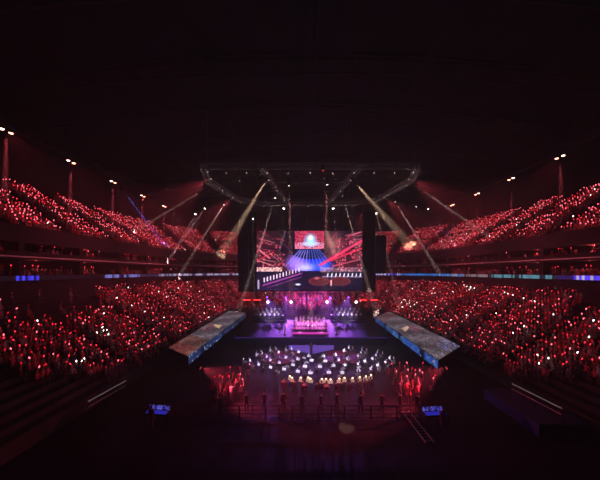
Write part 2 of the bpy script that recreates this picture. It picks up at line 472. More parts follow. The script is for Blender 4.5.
# choir riser in the middle with lit columns
rs = thing('choir_riser', 'two-step riser glowing pink in the middle of the stage', 'riser', (0, 49, ST))
MB().bbox((-3.1,-1.6,0),(3.1,0,.5), .03).build('step', M['deck'], rs)
MB().bbox((-3.1,0,0),(3.1,1.6,1.1), .03).build('step', M['deck'], rs)
MB().box((-3.1,-1.63,.08),(3.1,-1.605,.42)).build('light_panel', glow('panel_pink', (.9,.22,.75), .9), rs)
MB().box((-3.1,-.03,.6),(3.1,-.005,1.02)).build('light_panel', glow('panel_pink_high', (.95,.35,.8), 1.0), rs)
cl = thing('light_column', 'slim pale lit column on the left of the pink riser', 'column light', (-4.3, 47.4, ST))
MB().lathe([(.3,0),(.3,.08),(.14,.14)], 12).build('base', M['black'], cl)
MB().lathe([(.11,.14),(.11,3.2)], 10).build('tube', glow('tube_pale', (.75,.6,.8), .12), cl)
MB().lathe([(.13,3.2),(.16,3.3),(.05,3.36)], 10).build('cap', M['black'], cl)
dup(cl, (4.4, 47.4, ST), 0, 'slim pale lit column on the right of the pink riser')
for i in range(9):
    person('stand', 'pink', 'navy', (-2.7+.675*i, 48.2, ST+.5), PI+random.uniform(-.2,.2), 'performer in pink standing in the lower row of the pink riser', 'performers on the lower riser step')
for i in range(8):
    person('stand', 'white', 'white', (-2.4+.69*i, 49.8, ST+1.1), PI+random.uniform(-.2,.2), 'performer in white standing in the upper row of the pink riser', 'performers on the upper riser step')
for sx, nm in ((-1, 'left'), (1, 'right')):
    br = thing('back_riser', f'black stepped riser at the {nm} rear of the stage under white-clad performers', 'riser', (sx*8.2, 58.5, ST))
    for q in range(3): MB().bbox((-3.4, 1.1*q, 0), (3.4, 1.1*q+1.1, .45+.4*q), .03).build('step', M['deck'], br)
    for q in range(3):
        for i in range(7 - q % 2):
            person('stand_play', 'white', 'dark', (sx*8.2-2.9+.95*i+(.4 if q % 2 else 0)+random.uniform(-.1,.1), 59.05+1.1*q, ST+.45+.4*q), PI+random.uniform(-.3,.3),
                   f'performer in white standing on the stepped riser at the {nm} rear of the stage', f'performers on the {nm} rear riser')
person('stand', 'dark', 'dark', (-.12, 39.4, .3), PI, 'lone person in dark clothes standing on the forestage between lavender wedges')
# a row of pale blinder lamps behind the stage
for i, (px, nm) in enumerate(((268,'leftmost'), (291,'second from left'), (327,'second from right'), (356,'rightmost'))):
    p = at(px, 302, 67.5)
    bl = thing('blinder_lamp', f'bright pale lamp on a stand behind the stage, {nm} of four', 'stage lamp', (p.x, p.y, 0))
    MB().tube((0,0,0), (0,0,p.z-.25), .05, 8).build('stand', M['black'], bl)
    MB().lathe([(.28,-.22),(.34,.05),(.3,.1)], 14, 0, Matrix.Translation((0,0,p.z)) @ Matrix.Rotation(PI/2,4,'X')).build('housing', M['black'], bl)
    MB().lathe([(.28,.1),(.2,.14)], 14, 0, Matrix.Translation((0,0,p.z)) @ Matrix.Rotation(PI/2,4,'X')).build('lens', lamp_pale, bl)
for (px, nm) in ((247,'outer left'), (257,'inner left'), (363,'inner right'), (374,'outer right')):
    p = at(px, 300, 74)
    b = thing('light_bar', f'short red LED bar beside the stage rear, {nm} of four', 'light bar', (p.x, p.y, 0))
    MB().tube((0,0,0), (0,0,p.z-.1), .05, 6).build('stand', M['black'], b)
    MB().box((-1.0,-.1,p.z-.1),(1.0,.1,p.z+.12)).build('housing', M['black'], b)
    MB().box((-.95,-.13,p.z-.06),(.95,-.1,p.z+.08)).build('strip', glow('strip_red', (1.,.18,.2), 6), b)

# ------------------------------------------------------------------ side runways
def runway(sx, nm):
    zt = 2.05       # plan corners: inner near, outer near, inner far, outer far
    (ax, ay), (bx, by), (cx_, cy2), (dx, dy) = ((14.8,33.),(19.0,36.8),(15.0,68.),(20.2,72.)) if sx < 0 else ((13.9,31.5),(19.9,37.6),(14.9,62.),(20.8,71.))
    def q(u, v):    # u across from the inner edge, v along the length
        x = (ax*(1-u)+bx*u)*(1-v) + (cx_*(1-u)+dx*u)*v; y = (ay*(1-u)+by*u)*(1-v) + (cy2*(1-u)+dy*u)*v
        return sx*x, y
    Y0 = 0
    w = thing('side_runway', f'long raised runway with pale speckled LED top along the {nm} stand', 'runway', (sx*17, 33, 0))
    def P(u, v, z): x, y = q(u, v); return (x-sx*17, y-33, z)
    c8 = [P(0,0,zt-1.0),P(1,0,zt-1.0),P(1,1,zt-1.0),P(0,1,zt-1.0),P(0,0,zt-.03),P(1,0,zt-.03),P(1,1,zt-.03),P(0,1,zt-.03)]
    MB().add(c8, [(0,3,2,1),(4,5,6,7),(0,1,5,4),(1,2,6,5),(2,3,7,6),(3,0,4,7)]).build('body', M['black'], w)
    # LED top: panels of pixels driven with a worn grey picture and two pale arrow bars
    nu, nv = 30, 150; vs = []; fs = []; cols = []
    for j in range(nv+1):
        for i in range(nu+1): vs.append(P(i/nu if sx > 0 else 1-i/nu, j/nv, zt))
    for j in range(nv):
        for i in range(nu):
            a = j*(nu+1)+i; fs.append((a, a+1, a+nu+2, a+nu+1))
            u = (i+.5)/nu; u = u if sx > 0 else 1-u; v = (j+.5)/nv      # u = 0 at the inner edge
            n1 = random.random(); g0 = .26 + .38*n1*n1 + .08*math.sin(v*23+u*5)
            c = [g0*1.0, g0*.92, g0*1.02]
            if sx < 0:
                if v < .22 and u > .1: c = [g0*1.05, g0*.72, g0*.68]
                if v < .10 and random.random() < .3: c = [.6, .22, .2]
                if .34 < v < .5 and .55 < u < .9 and n1 < .6: c = [.45, .15, .2]
                d1 = abs((v-.47) - (u-.35)*.10)
                if .25 < u < .62 and d1 < .02: c = [1., .85, .68]
                if .3 < u < .6 and abs((v-.50) - (u-.35)*-.06) < .018: c = [.98, .8, .62]
            else:
                if v > .8: c = [g0*1.1, g0*.8, g0*.86]
                if .36 < v < .5 and .5 < u < .9 and n1 < .5: c = [.5, .2, .25]
                if .25 < u < .6 and abs((v-.47) - (u-.35)*.10) < .02: c = [1., .85, .72]
                if .3 < u < .55 and abs((v-.50) + (u-.35)*.06) < .018: c = [.98, .8, .66]
                if v < .14 and u > .5 and n1 < .12: c = [.6,.65,1.]
            if (i % 10 == 0) or (j % 10 == 0): c = [q*.72 for q in c]
            cols.append(lin([min(1, q) for q in c]))
    o = MB().add(vs, fs).build('led_top', led_mat('runway_led', .7), w); set_led(o.data, cols)
    # LED face towards the stage
    vs = []; fs = []; cols = []; nz = 5
    for j in range(nv+1):
        for i in range(nz+1): vs.append(P(-.006, j/nv, zt-1.0+.97*i/nz))
    for j in range(nv):
        for i in range(nz):
            a = j*(nz+1)+i; f = (a, a+nz+1, a+nz+2, a+1); fs.append(f if sx > 0 else tuple(reversed(f)))
            v = (j+.5)/nv; n1 = random.random()
            c = (.10+.1*n1, .22+.2*n1, .55+.2*n1) if sx > 0 else (.12+.06*n1, .14+.12*n1, .30+.16*n1)
            if v > .55: c = tuple(q*.75 for q in c)
            if int(v*17) % 5 == 2: c = (.05, .08, .16)
            if random.random() < .05: c = (.6,.75,.95)
            cols.append(lin(c))
    o = MB().add(vs, fs).build('led_face', led_mat('runway_face_led', .8), w); set_led(o.data, cols)
    for i in range(8):
        for s2 in (-1, 1): MB().tube(P(.5+s2*.4, .02+.96*i/7, 0), P(.5+s2*.4, .02+.96*i/7, zt-1.0), .09, 8).build('leg', M['steel'], w)
    return w
runway(-1, 'left'); runway(1, 'right')

# ------------------------------------------------------------------ orchestra in arcs around the forestage
ch = thing('orchestra_chair', 'chair', 'chair', (0,0,-50))
def chair_mesh():
    mb = MB()
    mb.bbox((-.21,-.2,.43),(.21,.22,.48), .015)
    mb.bbox((-.2,-.23,.62),(.2,-.19,.9), .01)
    for sx in (-1, 1):
        mb.tube((sx*.19,.19,0),(sx*.19,.19,.44), .014, 5); mb.tube((sx*.19,-.21,0),(sx*.19,-.21,.9), .014, 5)
    me = bpy.data.meshes.new('orchestra_chair'); me.from_pydata(mb.v, [], mb.f); me.materials.append(M['black']); me.update(); return me
bpy.data.objects.remove(ch)
CH = chair_mesh()
def stand_parts():
    st = MB()
    st.tube((0,0,.1),(0,0,.95), .013, 6)
    for i in range(3):
        a = 2*PI*i/3; st.tube((0,0,.14),(.22*math.cos(a),.22*math.sin(a),.01), .011, 5)
    Mt = Matrix.Translation((0,0,1.02)) @ Matrix.Rotation(math.radians(24), 4, 'X')
    st.box((-.26,-.012,-.16),(.26,.0,.16), 0, Mt).box((-.26,-.0,-.17),(.26,.06,-.155), 0, Mt)
    a = bpy.data.meshes.new('stand'); a.from_pydata(st.v, [], st.f); a.materials.append(M['black']); a.update()
    sc = MB().box((-.24,.002,-.15),(-.005,.008,.15), 0, Mt).box((.005,.002,-.15),(.24,.008,.15), 0, Mt)
    b = bpy.data.meshes.new('score'); b.from_pydata(sc.v, [], sc.f); b.materials.append(M['paper']); b.update()
    lp = MB().tube((0,0,1.02+.14),(0,.1,1.32), .01, 5).blob((0,.12,1.32), .07, .05, .045, 8, 5)
    c = bpy.data.meshes.new('lamp'); c.from_pydata(lp.v, [], lp.f); c.materials.append(lamp_cool); c.update()
    lp = MB().tube((0,0,1.02+.14),(0,.1,1.32), .01, 5).blob((0,.14,1.34), .11, .08, .08, 8, 5)
    e = bpy.data.meshes.new('lamp'); e.from_pydata(lp.v, [], lp.f); e.materials.append(lamp_warm); e.update()
    return a, b, c, e
lamp_cool = glow('lamp_cool', (.85,.8,1.), 1.0)
SM = stand_parts()
LAMPS = []
for c_, p_ in (((.78,.70,1.), 17.0), ((1.,.72,.5), 4.0)):
    l = bpy.data.lights.new('score_light', 'POINT'); l.color = c_; l.energy = p_; l.shadow_soft_size = .03; LAMPS.append(l)
arcs = [(5.2, 7, 66), (7.2, 11, 74), (9.2, 14, 70), (11.2, 13, 56), (13.6, 14, 19)]
cx, cy = 0.9, 41.0
ordn = ('first', 'second', 'third', 'fourth', 'last')
for q, (R, n, half) in enumerate(arcs):
    for i in range(n):
        a = math.radians(-half + 2*half*i/(n-1)) + random.uniform(-.02,.02); RR = R + random.uniform(-.25,.25)
        x = cx + RR*1.0*math.sin(a); y = cy - RR*math.cos(a)
        if RR < 5.2 and math.hypot(abs(x)-4.3, y-38.6) < 2.3 and abs(x) < 1: continue
        rz = math.atan2(-(cx-x), cy-y)
        z = .0
        on = math.hypot(abs(x)-4.3, y-38.6) < 2.6
        if on: z = .3
        top = 'white' if random.random() < .28 else 'dark'
        lb = f'musician in a {"white" if top=="white" else "dark"} top seated in the {ordn[q]} arc around the forestage'
        if abs(x) < 1.5 and y > 39: continue
        person('seat_play', top, 'dark', (x, y, z), rz, lb, f'musicians in {"white" if top=="white" else "dark"} tops in the {ordn[q]} arc')
        c = bpy.data.objects.new('orchestra_chair', CH); COL.objects.link(c); c.location = (x, y, z); c.rotation_euler = (0,0,rz)
        tag(c, f'black chair under a seated musician in the {ordn[q]} arc', 'chair', f'orchestra chairs in the {ordn[q]} arc')
        s = thing('music_stand', f'black music stand with open white score in the {ordn[q]} arc' if q < 4 else 'black music stand with a small warm lamp in the last arc', 'music stand', (x-.72*math.sin(rz)+.46*math.cos(rz), y+.72*math.cos(rz)+.46*math.sin(rz), z), rz+PI, f'music stands in the {ordn[q]} arc')
        for k_, nm in ((0,'stand'), (1,'score')) + ((2,'lamp'),):
            o = bpy.data.objects.new(nm, SM[k_] if not (k_ == 2 and q == 4) else SM[3]); COL.objects.link(o); o.parent = s
        l = LAMPS[1 if q == 4 else 0]; o = bpy.data.objects.new('score_light', l); COL.objects.link(o); o.parent = s; o.location = (0, .26, 1.40)
lp_tag = None

# ------------------------------------------------------------------ crowd barrier and standing people near the camera
bar = None
for i in range(8):
    X = -7.6 + 2.15*i
    lab = f'dark metal crowd barrier section across the floor, {("first","second","third","fourth","fifth","sixth","seventh","eighth")[i]} from the left'
    if bar is None:
        bar = thing('crowd_barrier', lab, 'barrier', (X, 22.9, 0))
        for z in (.12, .42, .72, 1.08): MB().tube((-1.04,0,z),(1.04,0,z), .028 if z < 1 else .04, 6).build('rail', M['steel'], bar)
        for x in (-1.04, 0, 1.04): MB().tube((x,0,0),(x,0,1.1), .035, 6).build('post', M['steel'], bar)
        for x in (-.8, .8): MB().box((x-.04,-.45,0),(x+.04,.5,.04)).build('foot', M['steel'], bar)
    else: dup(bar, (X, 22.9, 0), 0, lab)
for i in range(11):
    X = -8.0 + 16.6*i/10 + random.uniform(-.35,.35)
    Y = 23.6 + random.uniform(0, .6)
    up = random.random() < .3
    person('stand_up' if up else 'stand', random.choice(('dark','navy','dark')), 'dark', (X, Y, 0), random.uniform(-.5,.5),
        'person in dark clothes standing behind the barrier with one arm raised' if up else 'person in dark clothes standing behind the barrier facing the stage',
        'people with raised arms behind the barrier' if up else 'people standing behind the barrier', random.uniform(.94,1.05))
# loose red-lit people at the sides of the orchestra
USED = []
def free(f, gap=.62):
    for _ in range(200):
        p = f()
        if all(math.dist(p, q) > gap for q in USED): break
    USED.append(p); return p
for sx, cxx, cyy, n, nm in ((-1, -8.6, 26.6, 14, 'left'), (1, 9.2, 28.2, 20, 'right')):
    for i in range(n):
        x, y = free(lambda: (cxx + random.gauss(0, 1.1), cyy + random.gauss(0, 1.7)))
        o, hd = person('stand_up', random.choice(('dark','red','grey')), 'dark', (x, y, 0), random.uniform(-.6,.6),
            f'standing spectator holding up a red light at the {nm} corner of the orchestra floor', f'spectators at the {nm} corner of the floor', random.uniform(.94,1.05))
        light_stick(hd, random.choice((0,1,2,2)), f'red light stick held up at the {nm} corner of the orchestra floor', f'light sticks at the {nm} corner of the floor', (random.uniform(-.4,.4), random.uniform(-.4,.4), 0))

# ------------------------------------------------------------------ control desks with violet screens
def desk(loc, rz, nm):
    d = thing('control_desk', f'black control desk on the {nm} of the near floor', 'desk', loc, rz)
    MB().bbox((-1.1,-.4,.72),(1.1,.4,.78), .02).build('tabletop', M['black'], d)
    for x in (-1., 1.):
        for y in (-.32, .32): MB().box((x-.04,y-.04,0),(x+.04,y+.04,.72)).build('leg', M['black'], d)
    Mr = Matrix.Translation(loc) @ Matrix.Rotation(rz, 4, 'Z')
    for i, x in enumerate((-.62, 0, .62)):
        p = Mr @ Vector((x, .18, .78))
        m = thing('monitor', f'monitor glowing violet blue on the {nm} control desk, {("one end","middle","other end")[i]}', 'monitor', p, rz)
        MB().bbox((-.12,-.09,0),(.12,.09,.02), .008).build('foot', M['black'], m)
        MB().tube((0,.02,.02),(0,.02,.2), .025, 8).build('neck', M['black'], m)
        MB().box((-.28,-.0,.12),(.28,.035,.5)).build('housing', M['black'], m)
        nu, nv = 8, 5; vs = []; fs = []; cols = []
        for b in range(nv+1):
            for a in range(nu+1): vs.append((-.26+.52*a/nu, -.004, .14+.34*b/nv))
        for b in range(nv):
            for a in range(nu):
                q = b*(nu+1)+a; fs.append((q, q+1, q+nu+2, q+nu+1)); t = random.random()
                cols.append(lin((.22+.3*t*t, .2+.3*t*t, .9)) if t > .5 else lin((.05,.05,.25)))
        o = MB().add(vs, fs).build('screen', led_mat('monitor_led', .8), m); set_led(o.data, cols)
    p = Mr @ Vector((0, -.14, .78))
    c = thing('mixing_console', f'sloped console with small blue lit keys on the {nm} control desk', 'console', p, rz)
    MB().add([(-.9,-.22,0),(.9,-.22,0),(.9,.2,0),(-.9,.2,0),(-.9,-.22,.05),(.9,-.22,.05),(.9,.2,.14),(-.9,.2,.14)],
        [(0,3,2,1),(4,5,6,7),(0,1,5,4),(1,2,6,5),(2,3,7,6),(3,0,4,7)]).build('body', M['black'], c)
    for b in range(4):
        y = -.17+.1*b; z = .055+.09*(y+.22)/.42
        MB().box((-.85,y-.02,z-.01),(.85,y+.02,z+.012)).build('key_row', led_blue, c)
    p = Mr @ Vector((.1, -.95, 0))
    person('stand', 'dark', 'dark', p, rz, f'technician in dark clothes standing at the {nm} control desk')
desk((-12.9, 22.4, 0), -.15, 'left')
desk((9.1, 22.2, 0), .1, 'right')

# ------------------------------------------------------------------ near floor odds and ends
ld = thing('metal_ladder', 'pale aluminium ladder lying on the dark near floor', 'ladder', (7.55, 19.6, .03), .02)
for x in (-.3, .3): MB().box((x-.035,0,0),(x+.035,4.4,.09)).build('rail', M['alu'], ld)
for i in range(11): MB().tube((-.3,.25+.39*i,.045),(.3,.25+.39*i,.045), .025, 8).build('rung', M['alu'], ld)
vm = thing('tunnel_cover', 'dark blue cover over the entrance tunnel at the near right stand', 'cover', (17.4, 20.2, 0))
MB().bbox((-1.7,0,.9),(1.9,6.2,1.0), .03).build('sheet', M['bluevinyl'], vm)
for x in (-1.6, 1.8):
    for y in (.1, 6.1): MB().tube((x,y,0),(x,y,.9), .05, 8).build('post', M['steel'], vm)
for x in (-1.68, 1.88): MB().box((x-.02,0,.1),(x+.02,6.2,.9)).build('side_panel', M['bluevinyl'], vm)
# short bright handrails at both near corners
for nm, a, b in (('left', at(88,402,23.2), at(126,381,27.5)), ('right', at(512,384,24.5), at(562,409,20.4))):
    hrt = thing('hand_rail', f'short pale handrail beside the near {nm} corner of the floor', 'railing', (a.x, a.y, 0))
    for dz in (0, -.42): MB().tube((0,0,a.z+dz), (b.x-a.x, b.y-a.y, b.z+dz), .04, 8).build('rail', M['alu'], hrt)
    MB().tube((0,0,a.z+.05), (b.x-a.x, b.y-a.y, b.z+.05), .025, 6).build('painted_rail_glow', glow('rail_glow_paint', (.8,.78,.74), .2), hrt)  # glowing tube stands in for light caught by the metal rail
    for i in range(5):
        p = a.lerp(b, i/4); MB().tube((p.x-a.x,p.y-a.y,0 if nm == 'left' else 1.0), (p.x-a.x,p.y-a.y,p.z), .03, 6).build('post', M['black'], hrt)

# ------------------------------------------------------------------ spectators: nearest as individuals, the rest as one mass
n_now = sum(1 for o in bpy.data.objects if o.name.startswith('person'))
n_ind = max(60, 300 - n_now)
seats.sort(key=dist)
ind, rest = seats[:n_ind], seats[n_ind:]
tops = ['dark','dark','navy','grey','red','red']
def side(s): return 'left' if s[0] < 0 else 'right'
GW = {'low': (.25,.14,.32,.275,.015), 'up': (.36,.44,.14,.055,.005), 'suite': (.3,.1,.3,.29,.01)}
def pick(s):
    w = GW[s[5]]; px, py = proj((s[0], s[1], s[2]+1.5))
    if any(abs(px-a) < 8 and abs(py-b) < 4 for a, b in ((45,320),(84,358),(106,332),(138,316),(537,358),(547,364),(524,335),(594,321),(490,317),(530,305),(410,304),(470,290))) and random.random() < .3: return 4
    return int(RNG.choice(5, p=w))
for s in ind:
    x, y, z, nx, ny, tr = s; rz = math.atan2(nx, -ny) + random.uniform(-.35,.35)      # face the floor
    rz = math.atan2(nx, -ny)
    up = random.random() < .88; top = random.choice(tops)
    where = {'low': f'front rows of the {side(s)} lower stand', 'up': f'near end of the {side(s)} upper stand', 'suite': f'near balcony boxes on the {side(s)}'}[tr]
    pose = ('stand_up' if random.random() < .45 else 'seat_up') if up else 'seat'
    jj = random.uniform(-.3,.3)
    cname = {'dark':'black','navy':'navy','grey':'grey','red':'red'}[top]
    o, hd = person(pose, top, 'dark', (x+.2*nx, y+.2*ny, z) if pose != 'stand_up' else (x, y, z), rz+jj,
        f'spectator in {cname} {"holding up a light" if up else "sitting still"} in the {where}', f'{cname} clad {"cheering" if up else "sitting"} spectators in the {where}', random.uniform(.93,1.05))
    if up:
        gi = pick(s); gn = ('red','rose','deep red','dim red','white')[gi]
        light_stick(hd, gi, f'{gn} light stick held up in the {where}', f'{gn} light sticks in the {where}', (random.uniform(-.5,.5), random.uniform(-.5,.5), 0))
# low detail spectator for the mass: torso, head, thighs, shins, raised arm in one closed figure
def low_person(arm):
    mb = MB()
    n = 6; rings = [(.13,.10,.42),(.16,.12,.62),(.19,.11,.86),(.20,.09,.98),(.055,.055,1.03),(.05,.05,1.08),(.085,.095,1.15),(.09,.1,1.22),(.06,.065,1.31)]
    vs = []
    for rx, ry, z in rings:
        for i in range(n): vs.append((rx*math.cos(2*PI*i/n), ry*math.sin(2*PI*i/n), z))
    fs = []; 
    for k_ in range(len(rings)-1):
        for i in range(n): fs.append((k_*n+i, k_*n+(i+1)%n, (k_+1)*n+(i+1)%n, (k_+1)*n+i))
    mb.add(vs, fs + [tuple((len(rings)-1)*n+i for i in range(n))], 0)
    for i in range(len(mb.f)):
        mb.m[i] = 1 if i >= 6*4 else 0
    for sx in (-1, 1):
        mb.tube((sx*.09,0,.46),(sx*.1,.42,.47), .085, 4, 0, .065); mb.tube((sx*.1,.42,.5),(sx*.1,.42,.03), .065, 4, 0, .045)
    if arm: mb.tube((.19,.0,.94),(.27,.13,1.12), .05, 4, 0, .042); mb.tube((.27,.13,1.1),(.25,.23,1.46), .042, 4, 1, .03)
    else: mb.tube((.19,.0,.94),(.26,.05,.7), .05, 4, 0, .042); mb.tube((.26,.05,.7),(.14,.32,.62), .042, 4, 1, .03)
    mb.tube((-.19,.0,.94),(-.26,.05,.7), .05, 4, 0, .042); mb.tube((-.26,.05,.7),(-.14,.32,.62), .042, 4, 1, .03)
    return np.array([tuple(v) for v in mb.v]), mb.f, np.array(mb.m)
LPN = [low_person(False), low_person(True)]
sv_, sf_, sm_ = [], [], []
kv, kf, km = [], [], []
hs = MB(); hs.lathe([(.015,-.06),(.016,.08)], 4, 0, cap=False); hs.lathe([(.025,.08),(.055,.13),(.058,.19),(.03,.26)], 5, 1)
HV, HF, HM = np.array([tuple(v) for v in hs.v]), hs.f, np.array(hs.m)
nv_ = nk_ = 0
for s in rest:
    x, y, z, nx, ny, tr = s
    arm = random.random() < {'low': .93, 'up': .97, 'suite': .35}[tr]
    V0, F0, M0 = LPN[int(arm)]
    a = math.atan2(nx, -ny) + random.uniform(-.3,.3); c_, s_ = math.cos(a), math.sin(a)
    sc = random.uniform(.92,1.06); lift = random.choice((0,0,.35)) if tr != 'suite' else 0
    def place(Vv):
        W = Vv*sc; return np.stack([x + .1*nx + W[:,0]*c_ - W[:,1]*s_, y + .1*ny + W[:,0]*s_ + W[:,1]*c_, z + W[:,2]], 1)
    Vp = V0.copy()
    if lift:                                   # a standing figure: longer, straight legs
        Vp[:,2] = np.where(V0[:,2] > .41, V0[:,2]+lift, V0[:,2]); Vp[:,1] = np.where(V0[:,2] < .52, V0[:,1]*.35, V0[:,1])
    sv_.append(place(Vp)); sf_ += [tuple(i+nv_ for i in f) for f in F0]; nv_ += len(V0)
    tm = int(RNG.choice(4, p=(.30,.12,.23,.35)))
    sm_.append(np.where(M0 == 1, 4, tm))
    if arm:
        W = HV.copy(); t1, t2 = random.uniform(-.5,.5), random.uniform(-.5,.5)
        W[:,0] += W[:,2]*t1; W[:,1] += W[:,2]*t2
        W += np.array((.25,.24,1.49+lift))
        kv.append(place(W)); kf += [tuple(i+nk_ for i in f) for f in HF]; nk_ += len(HV)
        gi = pick(s); km.append(np.where(HM == 1, 1+gi, 0))
def mass(name, V_, F_, M_, mats):
    me = bpy.data.meshes.new(name); me.from_pydata(np.concatenate(V_).tolist(), [], F_)
    for m in mats: me.materials.append(m)
    me.polygons.foreach_set('material_index', np.concatenate(M_).astype(np.int32)); me.update()
    o = bpy.data.objects.new(name, me); COL.objects.link(o); return o
tag(mass('seated_audience', sv_, sf_, sm_, [M['dark'], M['navy'], M['grey'], M['red'], M['skin']]), 'audience filling the farther rows of every tier around the arena', 'audience', None, 'stuff')
tag(mass('audience_light_sticks', kv, kf, km, [M['handle']] + G), 'red light sticks waved by the farther audience around the arena', 'light sticks', None, 'stuff')

# ------------------------------------------------------------------ big screen
W0 = at(257, 231, 70); W1 = at(362, 290, 70)
sw, sh_ = W1.x-W0.x, W0.z-W1.z
scr = thing('video_screen', 'huge video screen hanging above the stage showing a red and blue concert picture', 'screen', ((W0.x+W1.x)/2, 70, W1.z))
def paint(nu, nv):
    u = (np.arange(nu)+.5)/nu; v = (np.arange(nv)+.5)/nv; U, Vv = np.meshgrid(u, v)
    I = np.zeros((nv, nu, 3)); I[:] = (.09,.035,.08)
    N = RNG.random((nv, nu)); N2 = RNG.random((nv//2+1, nu//2+1)).repeat(2,0).repeat(2,1)[:nv,:nu]
    def blend(mask, col, a=1.):
        m_ = np.clip(mask*a, 0, 1)[...,None]; I[:] = I*(1-m_) + np.array(col)*m_
    def seg(x0,y0,x1,y1,w,col,a=1.,soft=1.5):
        dx, dy = (x1-x0), (y1-y0)*.56; px, py = U-x0, (Vv-y0)*.56; L2 = dx*dx+dy*dy
        t = np.clip((px*dx+py*dy)/L2,0,1); d = np.hypot(px-t*dx, py-t*dy); blend(np.clip((w-d)/w*soft,0,1), col, a)
    def ell(cx_,cy_,rx,ry,col,a=1.,hard=False):
        d = np.hypot((U-cx_)/rx,(Vv-cy_)/ry); blend((d<1)*1. if hard else np.clip(1-d,0,1)**.9*1.25, col, a)
    N3 = RNG.random((nv//8+2, nu//8+2)).repeat(8,0).repeat(8,1)[:nv,:nu]
    z = (Vv>.12)&(Vv<.68); blend(z*(.1+.9*N2)*(.35+.65*N3)*np.clip(abs(U-.5)*3.2,0,1), (.62,.17,.25), .85)
    blend(z*(N2>.86)*(N3>.3)*np.clip(abs(U-.5)*3,0,1), (.95,.4,.48), .7)
    blend((U<.36)*(Vv<.2), (.16,.06,.09), .7); blend((U>.22)*(U<.36)*(Vv<.36), (.06,.03,.07), .9)
    seg(.02,.32,.12,.46,.012,(.95,.45,.5),.8); seg(.0,.5,.16,.36,.01,(.85,.2,.3),.7); seg(.08,.0,.02,.3,.012,(.6,.3,.3),.6); seg(.27,.0,.22,.3,.014,(.5,.35,.4),.5)
    blend(np.clip(1.25-np.abs(U-.5)/.2,0,1)*(Vv>.28)*(Vv<.7), (.05,.05,.16), .95)
    ell(.52,.58,.24,.2,(.16,.22,.98)); ell(.38,.55,.13,.2,(.60,.42,.98)); ell(.46,.62,.12,.1,(.72,.66,1.)); ell(.62,.6,.1,.12,(.2,.4,1.),.8)
    arch = (Vv>.29)*(Vv<.31+.17*np.sqrt(np.clip(1-((U-.5)/.18)**2,0,1))); blend(arch*1., (.03,.03,.10), .92)
    for k_ in range(11):
        x = .30+.40*k_/10; seg(.5+(x-.5)*.45,.32,x,.60-.25*abs(x-.5),.005,(.35,.45,1.),.75)
    for k_ in range(5): seg(.40+.02*k_,.34,.27+.05*k_,.6,.005,(.75,.6,1.),.5)
    b = (U>.36)&(U<.64)&(Vv<.30); blend(b*1., (.45,.10,.2)); blend(b*(N>.55), (.85,.25,.38), .8); blend(b*(Vv>.2)*(N2>.3), (.85,.5,.62), .8)
    ell(.51,.16,.075,.14,(.55,.85,1.),1.); ell(.51,.12,.03,.06,(.95,1.,1.)); ell(.51,.22,.13,.05,(.7,.8,1.),.9)
    ell(.73,.22,.12,.3,(.65,.4,.38),.55); seg(.66,.02,.74,.4,.03,(.7,.5,.45),.5)
    seg(.6,.58,.99,.17,.016,(.98,.2,.36),1.); seg(.7,.5,.99,.3,.012,(.9,.15,.3),.9); seg(.86,.1,.99,.02,.012,(.85,.25,.4),.7); seg(.72,.6,.98,.48,.008,(.9,.35,.45),.7)
    for k_ in range(46):
        x0 = random.choice((random.uniform(0,.34), random.uniform(.66,1))); y0 = random.uniform(.05,.62); dx = (x0-.5)*random.uniform(.15,.5)
        seg(x0, y0, x0+dx, y0-random.uniform(.03,.16), .005, random.choice(((.8,.2,.32),(.55,.15,.3),(.9,.5,.55),(.35,.12,.3))), .6)
    b = (Vv>.68); blend(b*1., (.05,.03,.13), .95)
    blend((Vv>.62)*(Vv<.69)*(U<.24)*(.4+.6*N2), (1.,.78,.76)); blend((Vv>.62)*(Vv<.70)*(U>.6)*(.2+.7*N2), (.85,.6,.66), .8)
    # long ramp at the lower left with a line of pale figures
    for k_ in range(12):
        t = k_/11; seg(.07+.33*t,.86-.17*t,.07+.33*t,.80-.17*t,.009-.003*t,(.98,.82,.95)); 
    seg(.06,.92,.42,.72,.011,(.62,.22,.6),.9); seg(.1,.96,.42,.78,.008,(.45,.14,.45),.8)
    for k_ in range(9):
        x = .67+.31*k_/8; seg(x,.77,x+.006,.725,.008,(.95,.9,.98))
    blend((Vv>.76)*(Vv<.785)*(U>.62), (.75,.65,.8), .6)
    for c_ in (.59, .79):
        ell(c_,.85,.10,.075,(.42,.14,.16),.9,True); ell(c_,.855,.085,.058,(.28,.08,.11),.9,True)
    ell(.57,.80,.035,.03,(.7,.35,.4)); ell(.39,.905,.035,.022,(.9,.88,1.),1.2)
    seg(.705,.92,.705,.84,.009,(.95,.65,.65)); seg(.015,.97,.015,.84,.012,(.85,.75,.9),.8); seg(.0,.985,.4,.985,.005,(.3,.15,.5),.7)
    return np.clip(I, 0, 1)
nu, nv = 180, 102; I = paint(nu, nv)
vs = [(-sw/2+sw*i/nu, -.2, sh_*j/nv) for j in range(nv+1) for i in range(nu+1)]
fs = [(j*(nu+1)+i, j*(nu+1)+i+1, (j+1)*(nu+1)+i+1, (j+1)*(nu+1)+i) for j in range(nv) for i in range(nu)]
cols = [lin(I[nv-1-j, i]) for j in range(nv) for i in range(nu)]
o = MB().add(vs, fs).build('display', led_mat('screen_led', 2.0), scr); set_led(o.data, cols)
MB().box((-sw/2-.25,-.18,-.25),(sw/2+.25,.5,sh_+.25)).build('frame', M['black'], scr)
for x in (-.4, -.13, .13, .4): MB().tube((sw*x,.1,sh_+.2),(sw*x,.1,roofz(sw*x)-W1.z+.1), .05, 6).build('cable', M['steel'], scr)

